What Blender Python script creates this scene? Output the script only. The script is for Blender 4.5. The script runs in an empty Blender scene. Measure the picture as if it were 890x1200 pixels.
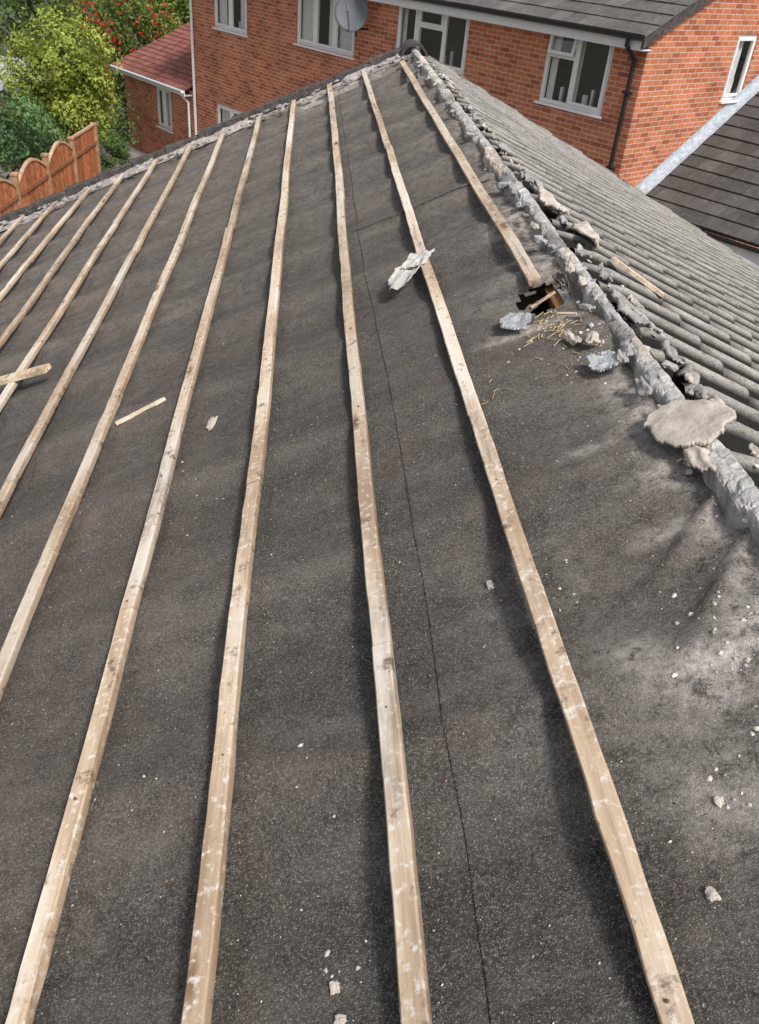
import bpy, math, numpy as np, random
from mathutils import Matrix, Vector, noise as mn
random.seed(4); rng=np.random.default_rng(7)
scn=bpy.context.scene
# ------------------------------------------------------------------ helpers
TH=math.radians(24.3); CT,ST=math.cos(TH),math.sin(TH)
CAMZ=6.15; RU=.47
O=Vector((1.205*ST,0,CAMZ-1.205*CT))
def frame(ax,ay,az,o):
    m=Matrix.Identity(4)
    for i,a in enumerate((ax,ay,az)):
        for j in range(3): m[j][i]=a[j]
    for j in range(3): m[j][3]=o[j]
    return m
L=frame((CT,0,ST),(0,1,0),(-ST,0,CT),O)
RO=L@Vector((RU,0,0))
R=frame((CT,0,-ST),(0,1,0),(ST,0,CT),RO+Vector((0,0,-.035)))
FXv=Vector((.597,-.802,0)).normalized(); FYv=Vector((.802,.597,0)).normalized()
H=frame(FXv,FYv,(0,0,1),(4.94,13.95,0))

def obj(name,verts,faces,mat=None,M=None,parent=None,smooth=False,cols=None):
    me=bpy.data.meshes.new(name)
    me.from_pydata([tuple(v) for v in verts],[],[tuple(int(i) for i in f) for f in faces])
    if smooth: me.polygons.foreach_set("use_smooth",[True]*len(me.polygons))
    if cols is not None:
        a=me.color_attributes.new("Col","FLOAT_COLOR","POINT")
        c=np.ones((len(verts),4),dtype=np.float32); c[:,:3]=cols
        a.data.foreach_set("color",c.ravel())
    if mat is not None:
        for m in (mat if isinstance(mat,list) else [mat]): me.materials.append(m)
    me.update()
    o=bpy.data.objects.new(name,me); bpy.context.collection.objects.link(o)
    if parent is not None: o.parent=parent
    if M is not None: o.matrix_world=M
    return o
def empty(name,M=None):
    o=bpy.data.objects.new(name,None); bpy.context.collection.objects.link(o)
    if M is not None: o.matrix_world=M
    bpy.context.view_layer.update()
    return o
class MB:
    def __init__(s): s.v=[];s.f=[];s.c=[]
    def add(s,v,f,c=None):
        b=len(s.v); s.v+= [tuple(x) for x in v]; s.f+=[tuple(i+b for i in q) for q in f]
        if c is not None: s.c+=[c]*len(v)
    def box(s,x0,x1,y0,y1,z0,z1,c=None,rot=None,M=None):
        v=[Vector((x,y,z)) for z in (z0,z1) for y in (y0,y1) for x in (x0,x1)]
        if M is not None: v=[M@p for p in v]
        s.add(v,[(0,2,3,1),(4,5,7,6),(0,1,5,4),(2,6,7,3),(0,4,6,2),(1,3,7,5)],c)
    def cyl(s,p0,p1,r0,r1=None,n=10,c=None,caps=True):
        if r1 is None:r1=r0
        p0=Vector(p0);p1=Vector(p1);d=(p1-p0).normalized()
        a=d.orthogonal().normalized();b=d.cross(a)
        v=[];f=[]
        for p,r in((p0,r0),(p1,r1)):
            for i in range(n):
                t=2*math.pi*i/n; v.append(p+a*r*math.cos(t)+b*r*math.sin(t))
        for i in range(n): f.append((i,(i+1)%n,n+(i+1)%n,n+i))
        if caps: f.append(tuple(range(n-1,-1,-1))); f.append(tuple(range(n,2*n)))
        s.add(v,f,c)
    def make(s,name,mat,M=None,parent=None,smooth=False,bevel=0):
        o=obj(name,s.v,s.f,mat,M,parent,smooth,np.array(s.c,dtype=np.float32) if s.c else None)
        if bevel:
            m=o.modifiers.new("bevel","BEVEL");m.width=bevel;m.segments=2;m.limit_method='ANGLE'
        return o
_tabs={}
def vn(x,y,seed=0):
    if seed not in _tabs: _tabs[seed]=np.random.default_rng(seed+100).random((256,256))
    T=_tabs[seed]; x=np.asarray(x,float);y=np.asarray(y,float)
    xi=np.floor(x).astype(int);yi=np.floor(y).astype(int);fx=x-xi;fy=y-yi
    fx=fx*fx*(3-2*fx);fy=fy*fy*(3-2*fy)
    a=T[xi&255,yi&255];b=T[(xi+1)&255,yi&255];c=T[xi&255,(yi+1)&255];d=T[(xi+1)&255,(yi+1)&255]
    return (a*(1-fx)+b*fx)*(1-fy)+(c*(1-fx)+d*fx)*fy
def fbm(x,y,seed=0,o=4):
    s=0;a=.5;t=0
    for i in range(o): s=s+a*vn(x*2**i,y*2**i,seed+i); t+=a; a*=.5
    return s/t
def sm(a,b,x):
    t=np.clip((x-a)/(b-a),0,1); return t*t*(3-2*t)

# ------------------------------------------------------------------ materials
class NM:
    def __init__(s,name,rough=.8,spec=.3):
        s.m=bpy.data.materials.new(name); s.m.use_nodes=True; s.t=s.m.node_tree; s.n=s.t.nodes
        s.b=s.n["Principled BSDF"]; s.b.inputs["Roughness"].default_value=rough
        s.b.inputs["Specular IOR Level"].default_value=spec
    def node(s,t,**k):
        n=s.n.new(t)
        for a,b in k.items(): setattr(n,a,b)
        return n
    def link(s,a,b): s.t.links.new(a,b)
    def coord(s,scale=(1,1,1),rand=False):
        tc=s.node("ShaderNodeTexCoord"); mp=s.node("ShaderNodeMapping"); mp.inputs["Scale"].default_value=scale
        s.link(tc.outputs["Object"],mp.inputs["Vector"])
        if rand:
            oi=s.node("ShaderNodeObjectInfo"); ml=s.node("ShaderNodeVectorMath",operation='SCALE')
            ml.inputs[0].default_value=(37,91,13); s.link(oi.outputs["Random"],ml.inputs["Scale"])
            s.link(ml.outputs[0],mp.inputs["Location"])
        return mp.outputs["Vector"]
    def noise(s,vec,scale,detail=5,rough=.55,dist=0):
        n=s.node("ShaderNodeTexNoise"); n.inputs["Scale"].default_value=scale;n.inputs["Detail"].default_value=detail
        n.inputs["Roughness"].default_value=rough;n.inputs["Distortion"].default_value=dist
        s.link(vec,n.inputs["Vector"]); return n.outputs["Fac"]
    def ramp(s,fac,stops):
        r=s.node("ShaderNodeValToRGB"); e=r.color_ramp.elements
        while len(e)<len(stops): e.new(.5)
        for el,(p,c) in zip(e,stops):
            el.position=p; el.color=(c,c,c,1) if not isinstance(c,tuple) else (*c,1)
        s.link(fac,r.inputs["Fac"]); return r.outputs["Color"]
    def mix(s,fac,a,b,mode='MIX'):
        m=s.node("ShaderNodeMix",data_type='RGBA',blend_type=mode)
        if isinstance(fac,(int,float)): m.inputs[0].default_value=fac
        else: s.link(fac,m.inputs[0])
        for i,x in((6,a),(7,b)):
            if isinstance(x,tuple): m.inputs[i].default_value=(*x,1)
            else: s.link(x,m.inputs[i])
        return m.outputs[2]
    def math(s,op,a,b=None):
        m=s.node("ShaderNodeMath",operation=op)
        for i,x in((0,a),(1,b)):
            if x is None: continue
            if isinstance(x,(int,float)): m.inputs[i].default_value=x
            else: s.link(x,m.inputs[i])
        return m.outputs[0]
    def attr(s,name="Col"):
        a=s.node("ShaderNodeAttribute"); a.attribute_name=name; return a.outputs["Color"]
    def col(s,c): 
        if isinstance(c,tuple): s.b.inputs["Base Color"].default_value=(*c,1)
        else: s.link(c,s.b.inputs["Base Color"])
    def bump(s,h,strength=.4,dist=.01):
        b=s.node("ShaderNodeBump"); b.inputs["Strength"].default_value=strength; b.inputs["Distance"].default_value=dist
        s.link(h,b.inputs["Height"]); s.link(b.outputs[0],s.b.inputs["Normal"])

def m_felt():
    k=NM("roofing_felt_mat",.88,.25); v=k.coord()
    big=k.noise(v,1.5,6,.6); med=k.noise(v,8,6,.65); fine=k.noise(v,150,3,.75); gr=k.noise(v,380,2,.6)
    base=k.ramp(big,[(.3,(.044,.040,.037)),(.52,(.062,.056,.050)),(.72,(.098,.087,.077))])
    base=k.mix(k.ramp(med,[(.42,0.),(.70,.5)]),base,(.115,.10,.086))
    st=k.coord((1.3,7,2)); bands=k.noise(st,1.2,4,.6)
    base=k.mix(k.ramp(bands,[(.36,.55),(.56,0.)]),base,(.030,.028,.026))
    base=k.mix(k.ramp(bands,[(.52,0.),(.70,.4)]),base,(.15,.133,.116))
    a=k.node("ShaderNodeSeparateColor"); k.link(k.attr(),a.inputs[0])
    brown=k.math('MULTIPLY',a.outputs[1],k.ramp(med,[(.3,.2),(.65,1.)]))
    base=k.mix(brown,base,(.12,.085,.066))
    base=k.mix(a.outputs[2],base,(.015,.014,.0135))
    base=k.mix(k.ramp(fine,[(.5,0.),(.70,.6)]),base,(.23,.205,.18))
    base=k.mix(k.ramp(gr,[(.60,0.),(.66,.75)]),base,(.40,.365,.32))
    base=k.mix(k.ramp(fine,[(.30,.8),(.44,0.)]),base,(.018,.0165,.0155))
    dn=k.ramp(k.noise(v,20,9,.84),[(.38,0.),(.62,1.)])
    dust=k.math('MULTIPLY',a.outputs[0],dn)
    base=k.mix(dust,base,(.64,.58,.52))
    k.col(base); h=k.math('ADD',k.math('MULTIPLY',fine,.6),gr); k.bump(h,.6,.004); return k.m
def m_wood(name="batten_wood",dark=0.):
    k=NM(name,.8,.25); v=k.coord((1,1,1),True); vs=k.coord((60,2.0,34),True); vl=k.coord((6,1.3,6),True); vk=k.coord((20,6.5,20),True)
    g=k.noise(vs,1,7,.7,.8); l=k.noise(vl,1,5,.6); f=k.noise(v,55,5,.65)
    c=k.ramp(g,[(.28,(.32,.20,.115)),(.46,(.63,.48,.34)),(.72,(.78,.66,.52))])
    c=k.mix(k.ramp(l,[(.33,.8),(.5,0.)]),c,(.38,.27,.18))
    c=k.mix(k.ramp(l,[(.48,0.),(.66,.85)]),c,(.82,.76,.68))
    vr=k.coord((14,1.6,14),True)
    c=k.mix(k.ramp(k.noise(vr,1,5,.65),[(.57,0.),(.70,.7)]),c,(.25,.18,.13))
    kn=k.node("ShaderNodeTexVoronoi"); kn.inputs["Scale"].default_value=.34; k.link(vk,kn.inputs["Vector"])
    c=k.mix(k.ramp(kn.outputs["Distance"],[(.07,.9),(.15,0.)]),c,(.15,.065,.028))
    c=k.mix(k.ramp(f,[(.54,0.),(.68,.8)]),c,(.86,.83,.78))
    c=k.mix(k.ramp(k.noise(v,14,6,.75),[(.34,.8),(.43,0.)]),c,(.11,.08,.058))
    c=k.mix(1.,c,k.attr(),'MULTIPLY')
    if dark: c=k.mix(dark,c,(.1,.06,.035))
    k.col(c); k.bump(g,.45,.004); return k.m
def m_mortar(name,a,b,c3,rough=.9,attr=False,dk=.7):
    k=NM(name,rough,.2); v=k.coord(); n=k.noise(v,14,6,.65); f=k.noise(v,90,5,.7)
    c=k.ramp(n,[(.35,a),(.55,b),(.7,c3)])
    c=k.mix(k.ramp(f,[(.3,dk),(.48,0.)]),c,tuple(x*.35 for x in a))
    c=k.mix(k.ramp(f,[(.58,0.),(.72,.5)]),c,(.7,.66,.6))
    if attr: c=k.mix(1.,c,k.attr(),'MULTIPLY')
    k.col(c); k.bump(k.noise(v,120,5,.7),.7,.006); return k.m
def m_attr(name,rough=.85,nscale=60,amt=.35,spec=.2):
    k=NM(name,rough,spec); v=k.coord(); n=k.noise(v,nscale,4,.6)
    c=k.mix(1.,k.attr(),k.ramp(n,[(.3,1-amt),(.7,1.+amt)]),'MULTIPLY'); k.col(c); k.bump(n,.4,.004); return k.m
def m_tile(name,a,b,lich=(.42,.41,.36),moss=(.05,.055,.03),lamt=.6,nsc=1.,rough=.85):
    k=NM(name,rough,.25); v=k.coord(); n=k.noise(v,5*nsc,6,.65); f=k.noise(v,45*nsc,5,.7); g=k.noise(v,22*nsc,5,.7)
    c=k.ramp(n,[(.3,a),(.7,b)])
    c=k.mix(k.ramp(g,[(.56,0.),(.68,lamt)]),c,lich)
    c=k.mix(k.ramp(f,[(.3,.85),(.44,0.)]),c,moss)
    c=k.mix(1.,c,k.ramp(k.noise(v,170*nsc,3,.6),[(.3,.6),(.7,1.3)]),'MULTIPLY')
    c=k.mix(1.,c,k.attr(),'MULTIPLY')
    k.col(c); k.bump(f,.5,.006); return k.m
def m_brick():
    k=NM("red_brick",.9,.15)
    tc=k.node("ShaderNodeTexCoord"); sp=k.node("ShaderNodeSeparateXYZ"); k.link(tc.outputs["Object"],sp.inputs[0])
    s=k.math('ADD',sp.outputs[0],sp.outputs[1]); cb=k.node("ShaderNodeCombineXYZ"); k.link(s,cb.inputs[0]); k.link(sp.outputs[2],cb.inputs[1])
    b=k.node("ShaderNodeTexBrick"); k.link(cb.outputs[0],b.inputs["Vector"])
    for a,x in(("Scale",1.),("Brick Width",.225),("Row Height",.075),("Mortar Size",.0075),("Mortar Smooth",.2),("Bias",-.1)): b.inputs[a].default_value=x
    b.inputs["Color1"].default_value=(.60,.205,.10,1); b.inputs["Color2"].default_value=(.45,.13,.065,1); b.inputs["Mortar"].default_value=(.58,.47,.38,1)
    v=tc.outputs["Object"]; n=k.noise(v,1.1,5,.6); f=k.noise(v,40,4,.7)
    b2=k.node("ShaderNodeTexBrick"); k.link(cb.outputs[0],b2.inputs["Vector"])
    for a,x in(("Scale",1.),("Brick Width",.225),("Row Height",.075),("Mortar Size",.0),("Bias",-.5)): b2.inputs[a].default_value=x
    b2.inputs["Color1"].default_value=(1,1,1,1); b2.inputs["Color2"].default_value=(.42,.40,.48,1); b2.inputs["Mortar"].default_value=(1,1,1,1)
    c=k.mix(.75,b.outputs["Color"],b2.outputs["Color"],'MULTIPLY')
    c=k.mix(1.,c,k.ramp(n,[(.3,.82),(.7,1.15)]),'MULTIPLY')
    c=k.mix(1.,c,k.ramp(f,[(.3,.75),(.7,1.2)]),'MULTIPLY')
    k.col(c); h=k.math('SUBTRACT',f,k.math('MULTIPLY',b.outputs["Fac"],2.)); k.bump(h,.5,.006); return k.m
def m_plain(name,c,rough=.5,spec=.4,amt=.12,ns=8):
    k=NM(name,rough,spec); n=k.noise(k.coord(),ns,5,.6)
    k.col(k.mix(1.,c,k.ramp(n,[(.3,1-amt),(.7,1.+amt)]),'MULTIPLY')); return k.m
def m_leaf(name,rough=.6):
    k=NM(name,rough,.3); k.col(k.attr())
    tr=k.node("ShaderNodeBsdfTranslucent"); k.link(k.attr(),tr.inputs[0]); mx=k.node("ShaderNodeMixShader"); mx.inputs[0].default_value=.3
    out=k.n["Material Output"]; k.link(k.b.outputs[0],mx.inputs[1]); k.link(tr.outputs[0],mx.inputs[2]); k.link(mx.outputs[0],out.inputs[0]); return k.m
def m_glass():
    k=NM("window_glass",.04,.5); gl=k.node("ShaderNodeBsdfGlossy"); gl.inputs["Roughness"].default_value=.05; gl.inputs[0].default_value=(.95,.95,.95,1)
    tr=k.node("ShaderNodeBsdfTransparent"); tr.inputs[0].default_value=(.90,.90,.90,1); mx=k.node("ShaderNodeMixShader"); mx.inputs[0].default_value=.13
    k.link(tr.outputs[0],mx.inputs[1]); k.link(gl.outputs[0],mx.inputs[2]); k.link(mx.outputs[0],k.n["Material Output"].inputs[0]); return k.m
FELT=m_felt(); WOOD=m_wood(); WOODD=m_wood("old_dark_wood",.6)
MG=m_mortar("grey_mortar",(.27,.26,.25),(.41,.39,.37),(.54,.51,.47))
MBA=m_mortar("ridge_mortar",(.60,.585,.57),(.82,.80,.78),(.95,.92,.89),attr=True)
MBG=m_mortar("beige_mortar",(.46,.40,.34),(.60,.53,.46),(.70,.64,.58),dk=.3)
SL=m_mortar("grey_slate",(.34,.35,.36),(.47,.48,.49),(.57,.57,.56))
ATT=m_attr("debris_mat"); BRICK=m_brick()
TILE=m_tile("weathered_concrete_tile",(.19,.182,.168),(.33,.315,.295),lamt=.4)
TILE_H=m_tile("house_roof_tile",(.11,.10,.097),(.18,.17,.16),lamt=.25,nsc=.5)
TILE_G=m_tile("dark_roof_tile",(.07,.066,.062),(.12,.11,.105),lamt=.15,nsc=.5)
TILE_R=m_tile("red_roof_tile",(.22,.085,.07),(.32,.125,.10),lamt=.12,nsc=.5)
WHITE=m_plain("white_upvc",(.84,.84,.84),.35,.5,.05); BLACK=m_plain("black_plastic",(.02,.02,.022),.35,.5)
LEAD=m_plain("lead_flashing",(.38,.42,.46),.6,.4,.3,12); GLASS=m_glass(); DARK=m_plain("dark_interior",(.10,.10,.105),.9,.1)
CURT=m_plain("curtain_fabric",(.80,.79,.77),.9,.1); LEAF=m_leaf("leaf_mat"); BARK=m_plain("bark",(.10,.07,.05),.9,.1,.4,20)
DISH=m_plain("dish_grey_paint",(.13,.14,.155),.5,.4); FENCE=m_attr("stained_fence_wood",.85,9,.4); GROOF=m_plain("shed_felt",(.36,.37,.38),.9,.2,.3)
DKEDGE=m_mortar("dark_edge_tile",(.05,.045,.045),(.09,.08,.075),(.15,.13,.12))

# ------------------------------------------------------------------ felt surface
def vedge(u): return 8.50+.07*u
def cyc_(u,v): return (v+.12+.30*(fbm(u*1.2,v*.2+3,11,2)-.5))/.6
def felt_w(u,v):
    u=np.asarray(u,float); v=np.asarray(v,float)
    sag=np.abs(np.sin(np.pi*cyc_(u,v)))**.9
    w=-.036*sag*(.25+1.2*fbm(u*1.5,v*1.5,12,2))
    w=w+.020*(fbm(u*1.6+v*.6,v*5.0,15,3)-.5)+.008*(fbm(u*14,v*14,19,3)-.5)
    d=(v-1.42)-(u-.42)*.9
    w=w+.026*np.exp(-(d/.028)**2)*sm(.12,.42,u)
    d=(v-1.27)-(u-.42)*1.15
    w=w+.020*np.exp(-(d/.024)**2)*sm(.10,.40,u)
    d=(v-1.85)-(u-.42)*.8
    w=w+.012*np.exp(-(d/.03)**2)*sm(.15,.40,u)
    w=w+.004*sm(-.262,-.250,u+ .03*sm(2,4,v)+.003*np.sin(v*2.1))
    return w-.001
us=np.arange(-6.4,RU+.001,.02); vs=np.arange(-1.4,8.6,.02)
U,V=np.meshgrid(us,vs,indexing='ij'); V2=np.minimum(V,vedge(U))
W=felt_w(U,V2)
nu,nv=U.shape
def G(u0,v0,su,sv): return np.exp(-((U-u0)/su)**2-((V-v0)/sv)**2)
dust=1.2*G(.36,1.05,.06,.07)+1.0*G(.24,.98,.08,.06)+.8*G(.13,1.07,.05,.03)+1.1*G(.26,2.47,.13,.025)+.8*G(.18,2.44,.09,.02)+.5*G(.36,1.75,.05,.16)+.9*G(.36,1.55,.06,.03)+.8*G(.30,1.38,.07,.025)
dust+=.8*G(.39,1.95,.05,.12)+.6*G(.40,3.3,.06,.5)+.8*G(.30,3.4,.04,.10)+.4*G(.2,.75,.12,.12)+1.3*G(-.5,8.0,.15,.28)+.9*G(-.15,8.1,.35,.16)+.4*G(.40,1.2,.05,.25)
dust+=.7*G(.30,3.05,.05,.03)+.7*G(.22,1.72,.06,.02)+.5*G(.33,2.9,.10,.04)+.5*G(.38,.80,.07,.05)
dust+=.7*sm(vedge(U)-.36,vedge(U)-.12,V)+.2*sm(.3,.5,U)+.06+.20*sm(.0,.5,U)*fbm(U*5,V*5,31,3)+.10*sm(2.0,6,V)+.10*sm(.55,.8,fbm(U*2.2,V*2.2,35,3))
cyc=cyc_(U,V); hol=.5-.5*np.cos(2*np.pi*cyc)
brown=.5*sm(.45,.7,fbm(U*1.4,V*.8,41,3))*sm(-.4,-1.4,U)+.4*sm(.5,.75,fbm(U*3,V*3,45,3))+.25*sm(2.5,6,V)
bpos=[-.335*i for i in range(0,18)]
dark=.36*hol*sm(.3,.6,fbm(U*1.1,V*1.4,57,2))  # soft shade of the sag hollows painted into the felt colour
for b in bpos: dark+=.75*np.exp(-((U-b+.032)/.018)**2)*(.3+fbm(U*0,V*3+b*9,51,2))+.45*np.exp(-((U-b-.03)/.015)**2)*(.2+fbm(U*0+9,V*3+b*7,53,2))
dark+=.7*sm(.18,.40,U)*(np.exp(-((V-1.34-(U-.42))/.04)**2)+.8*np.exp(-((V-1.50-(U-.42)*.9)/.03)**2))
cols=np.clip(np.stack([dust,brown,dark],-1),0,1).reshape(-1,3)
HU,HV=.312,2.662
hole=((U-HU)/.080)**2+((V-HV)/.098)**2+1.1*(vn(U*38,V*38,61)-.5)
W=W-.012*np.exp(-((hole-1).clip(0)/.8)**2)
verts=np.stack([U,V2,W],-1).reshape(-1,3)
idx=np.arange(nu*nv).reshape(nu,nv)
f=np.stack([idx[:-1,:-1],idx[1:,:-1],idx[1:,1:],idx[:-1,1:]],-1)
keep=(hole[:-1,:-1]>1)&(V[:-1,:-1]<vedge(U[:-1,:-1]))
faces=f[keep].reshape(-1,4)
bung=empty("bungalow")
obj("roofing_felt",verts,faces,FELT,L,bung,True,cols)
def fw(u,v): return float(felt_w(u,v))
def ribbon(pts,width,th,name,mat):
    vv=[];ff=[]
    for i,(u,v) in enumerate(pts):
        w=fw(u,v)
        du,dv=(pts[min(i+1,len(pts)-1)][0]-pts[max(i-1,0)][0],pts[min(i+1,len(pts)-1)][1]-pts[max(i-1,0)][1]); l=math.hypot(du,dv);nx,ny=-dv/l,du/l
        ww=width*(.7+.6*random.random())
        vv+=[(u-nx*ww,v-ny*ww,w+.0005),(u-nx*ww*.2,v-ny*ww*.2,w+th),(u+nx*ww,v+ny*ww,w+.0005)]
        if i: b=3*i; ff+=[(b-3,b-2,b+1,b),(b-2,b-1,b+2,b+1)]
    obj(name,vv,ff,mat,L,bung,False,np.tile([.02,.1,.9],(len(vv),1)))
ribbon([(-.235-.03*float(sm(2,4,v))-.003*math.sin(v*2.1)+.001*math.sin(v*9),v) for v in np.arange(-.5,8.2,.03)],.0018,.0025,"felt_lap_edge",FELT)
ribbon([(u,4.05+.012*math.sin(u*9)+.005*math.sin(u*31)) for u in np.arange(-.29,.40,.02)],.006,.007,"felt_cross_lap",FELT)
mb=MB()
for v in np.arange(-1.2,8.3,.6): mb.box(-6.2,.44,v-.02,v+.03,-.18,-.075,(1,1,1))
mb.make("rafters",WOODD,L,bung)
mb=MB(); mb.box(.355,.44,2.50,2.80,-.12,-.05,(.6,.36,.2)); mb.make("ridge_rafter",WOOD,L,bung)
obj("loft_floor",[(-.5,1,4.2),(2,1,4.2),(2,6,4.2),(-.5,6,4.2)],[(0,1,2,3)],m_plain("loft_dark",(.03,.025,.02),.95,.05),None,bung)
# ------------------------------------------------------------------ battens
def batten(u0,v0,v1,joints=(),seed=0,wd=.042,th=.022):
    r=random.Random(seed); mb=MB(); cuts=[v0]+list(joints)+[v1]
    for a,b in zip(cuts[:-1],cuts[1:]):
        off=r.uniform(-.004,.004); bow=r.uniform(-.007,.007); n=max(2,int((b-a)/.06)); vv=[];ff=[]
        wo=r.uniform(-.002,.002); wd2=wd*r.uniform(.94,1.06); tone=r.uniform(.88,1.14)
        p1=r.random()*9
        for i in range(n+1):
            t=i/n; v=a+.002+(b-a-.004)*t; c=u0+off+bow*math.sin(math.pi*t)+.0015*math.sin(v*5+p1)
            zb=.002+wo+.003*math.sin(v*3.1+p1); e=[r.uniform(-.0009,.0009)*(3 if r.random()<.06 else 1) for _ in range(4)]
            hw=wd2/2
            vv+=[(c-hw+e[0],v,zb),(c-hw+e[1],v,zb+th-.003),(c-hw+.003+e[1],v,zb+th),(c+hw-.003+e[2],v,zb+th+e[3]),(c+hw+e[2],v,zb+th-.003),(c+hw+e[0],v,zb)]
            if i:
                q=6*i
                for j in range(6): ff.append((q-6+j,q-6+(j+1)%6,q+(j+1)%6,q+j))
        ff.append((5,4,3,2,1,0)); q=6*n; ff.append((q,q+1,q+2,q+3,q+4,q+5))
        mb.add(vv,[f[::-1] for f in ff],(tone,tone*.99,tone*.97))
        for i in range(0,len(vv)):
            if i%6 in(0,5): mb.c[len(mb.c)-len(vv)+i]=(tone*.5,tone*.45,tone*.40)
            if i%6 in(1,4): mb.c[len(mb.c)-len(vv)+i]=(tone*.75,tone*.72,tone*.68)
        for v in np.arange(math.ceil(a/.6)*.6-.12,b-.02,.6):
            if v>a+.02: mb.cyl((u0+off+r.uniform(-.006,.006),v,th-.004),(u0+off,v,th+.0045),.0028,n=6,c=(.25,.25,.25))
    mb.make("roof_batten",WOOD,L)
ends={0:8.36,1:8.28,2:8.24}
jts={0:(2.02,5.3),1:(1.25,4.6),2:(2.05,5.1),3:(1.65,4.9),4:(2.9,6.1),5:(2.2,5.2),6:(3.3,6.2)}
for i in range(0,17):
    e=ends.get(i,vedge(-.335*i)-.22-.08*random.random())
    batten(-.335*i+(.004 if i%2 else -.003),-1.3,e,jts.get(i,(2.4+random.random()*2,6.1)),seed=i*3+1)
batten(.322,2.735,8.0,(),seed=77)
def stick(name,p,q,w,th,mat=WOOD,M=L,lift=.0,tone=1.,par=None):
    p=Vector(p);q=Vector(q);d=(q-p);l=d.length;d.normalize();s=Vector((0,0,1)).cross(d).normalized();n=d.cross(s)
    vv=[];ff=[];N=8
    for i in range(N+1):
        c=p+d*l*i/N; k=1 if 0<i<N else random.uniform(.6,1)
        for a,b in((-1,0),(-1,1),(1,1),(1,0)): vv.append(c+s*a*w/2*k*random.uniform(.93,1.05)+n*b*th*random.uniform(.93,1.03)+n*lift)
        if i:
            z=4*i
            for j in range(4): ff.append((z-4+j,z-4+(j+1)%4,z+(j+1)%4,z+j))
    ff+= [(0,1,2,3),(4*N+3,4*N+2,4*N+1,4*N)]
    return obj(name,vv,ff,mat,M,par,False,np.tile([tone,tone*.97,tone*.9],(len(vv),1)))
stick("loose_batten",(-1.80,3.64,.026),(-2.75,3.88,.03),.055,.022,tone=1.05)
stick("wooden_offcut",(-1.30,2.85,fw(-1.3,2.85)+.004),(-1.10,2.91,fw(-1.1,2.91)+.004),.014,.012)
stick("wooden_offcut",(.20,3.02,.075),(.37,2.84,.077),.030,.014,WOOD,R,tone=1.1)
stick("wood_splinter",(.27,2.56,.006),(.36,2.60,.012),.010,.006,WOOD,L,tone=.9)
stick("wood_splinter",(.33,2.45,.010),(.38,2.40,.012),.010,.005,WOOD,L,tone=.9)

# ------------------------------------------------------------------ loose debris (grit)
pal=[(.45,.42,.38),(.60,.56,.50),(.30,.28,.26),(.16,.13,.11),(.09,.075,.065),(.30,.20,.15),(.70,.67,.62),(.22,.16,.11)]
mb=MB()
def bit(u,v,w,s,c):
    a=random.random()*6.28; ca,sa=math.cos(a),math.sin(a); P=[]
    for x,y,z in((1,0,.1),(.2,.8,0),(-.9,.3,.1),(-.4,-.8,0),(.5,-.6,.05),(.1,.1,.75),(-.2,-.1,.6)):
        x*=random.uniform(.6,1.2);y*=random.uniform(.5,1.1);z*=random.uniform(.5,1.1)
        P.append((u+s*(x*ca-y*sa),v+s*(x*sa+y*ca),w+s*z))
    mb.add(P,[(0,1,5),(1,2,5),(2,6,5),(2,3,6),(3,4,6),(4,0,5),(4,5,6)],c)
N=20000
for i in range(N):
    t=random.random()
    if t<.36: v=random.uniform(.3,2.6); u=random.uniform(-1.8,.46)
    elif t<.50: v=random.uniform(.3,8.2); u=random.uniform(-4.5,.46)
    elif t<.76:
        b=-.335*random.choice([0,0,1,1,2,2,3,4,5,6,7,8]); v=random.uniform(.3,7.9); u=b+.022+abs(random.gauss(0,.018))
    else: v=random.choice([random.uniform(.3,3),random.uniform(.3,8)]); u=RU-abs(random.gauss(0,.12))
    s=min(.010,math.exp(random.gauss(-6.45,.40))); 
    c=random.choice(pal[2:6] if random.random()<.5 else pal)
    if s>.0055 and random.random()<.2: c=random.choice([pal[0],pal[1]])
    k=random.uniform(.6,1.05)
    bit(u,v,0,s,tuple(x*k for x in c))
for cu,cv,nn_,sp in((.17,.76,9,.03),(.33,1.0,60,.06),(.25,2.47,40,.06),(-.46,.6,7,.03),(.42,.9,25,.06),(.05,1.28,8,.05),(.38,2.2,40,.06),(-.7,1.0,6,.1)):
    for i in range(nn_): bit(random.gauss(cu,sp),random.gauss(cv,sp*1.3),0,random.uniform(.002,.008),random.choice([pal[0],pal[1],pal[6]]))
A=np.array(mb.v); n7=len(A)//7; A=A.reshape(n7,7,3); A[:,:,0]-=np.maximum(0,A[:,:,0].mean(1)-RU)[:,None]
cen=A.mean(1); ww=felt_w(cen[:,0],cen[:,1]); A[:,:,2]+=ww[:,None]+.0005
hm=((cen[:,0]-HU)/.088)**2+((cen[:,1]-HV)/.108)**2<1; A[hm,:,2]-=.3
mb.v=A.reshape(-1,3).tolist(); mb.make("scattered_grit",ATT,L)

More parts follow.
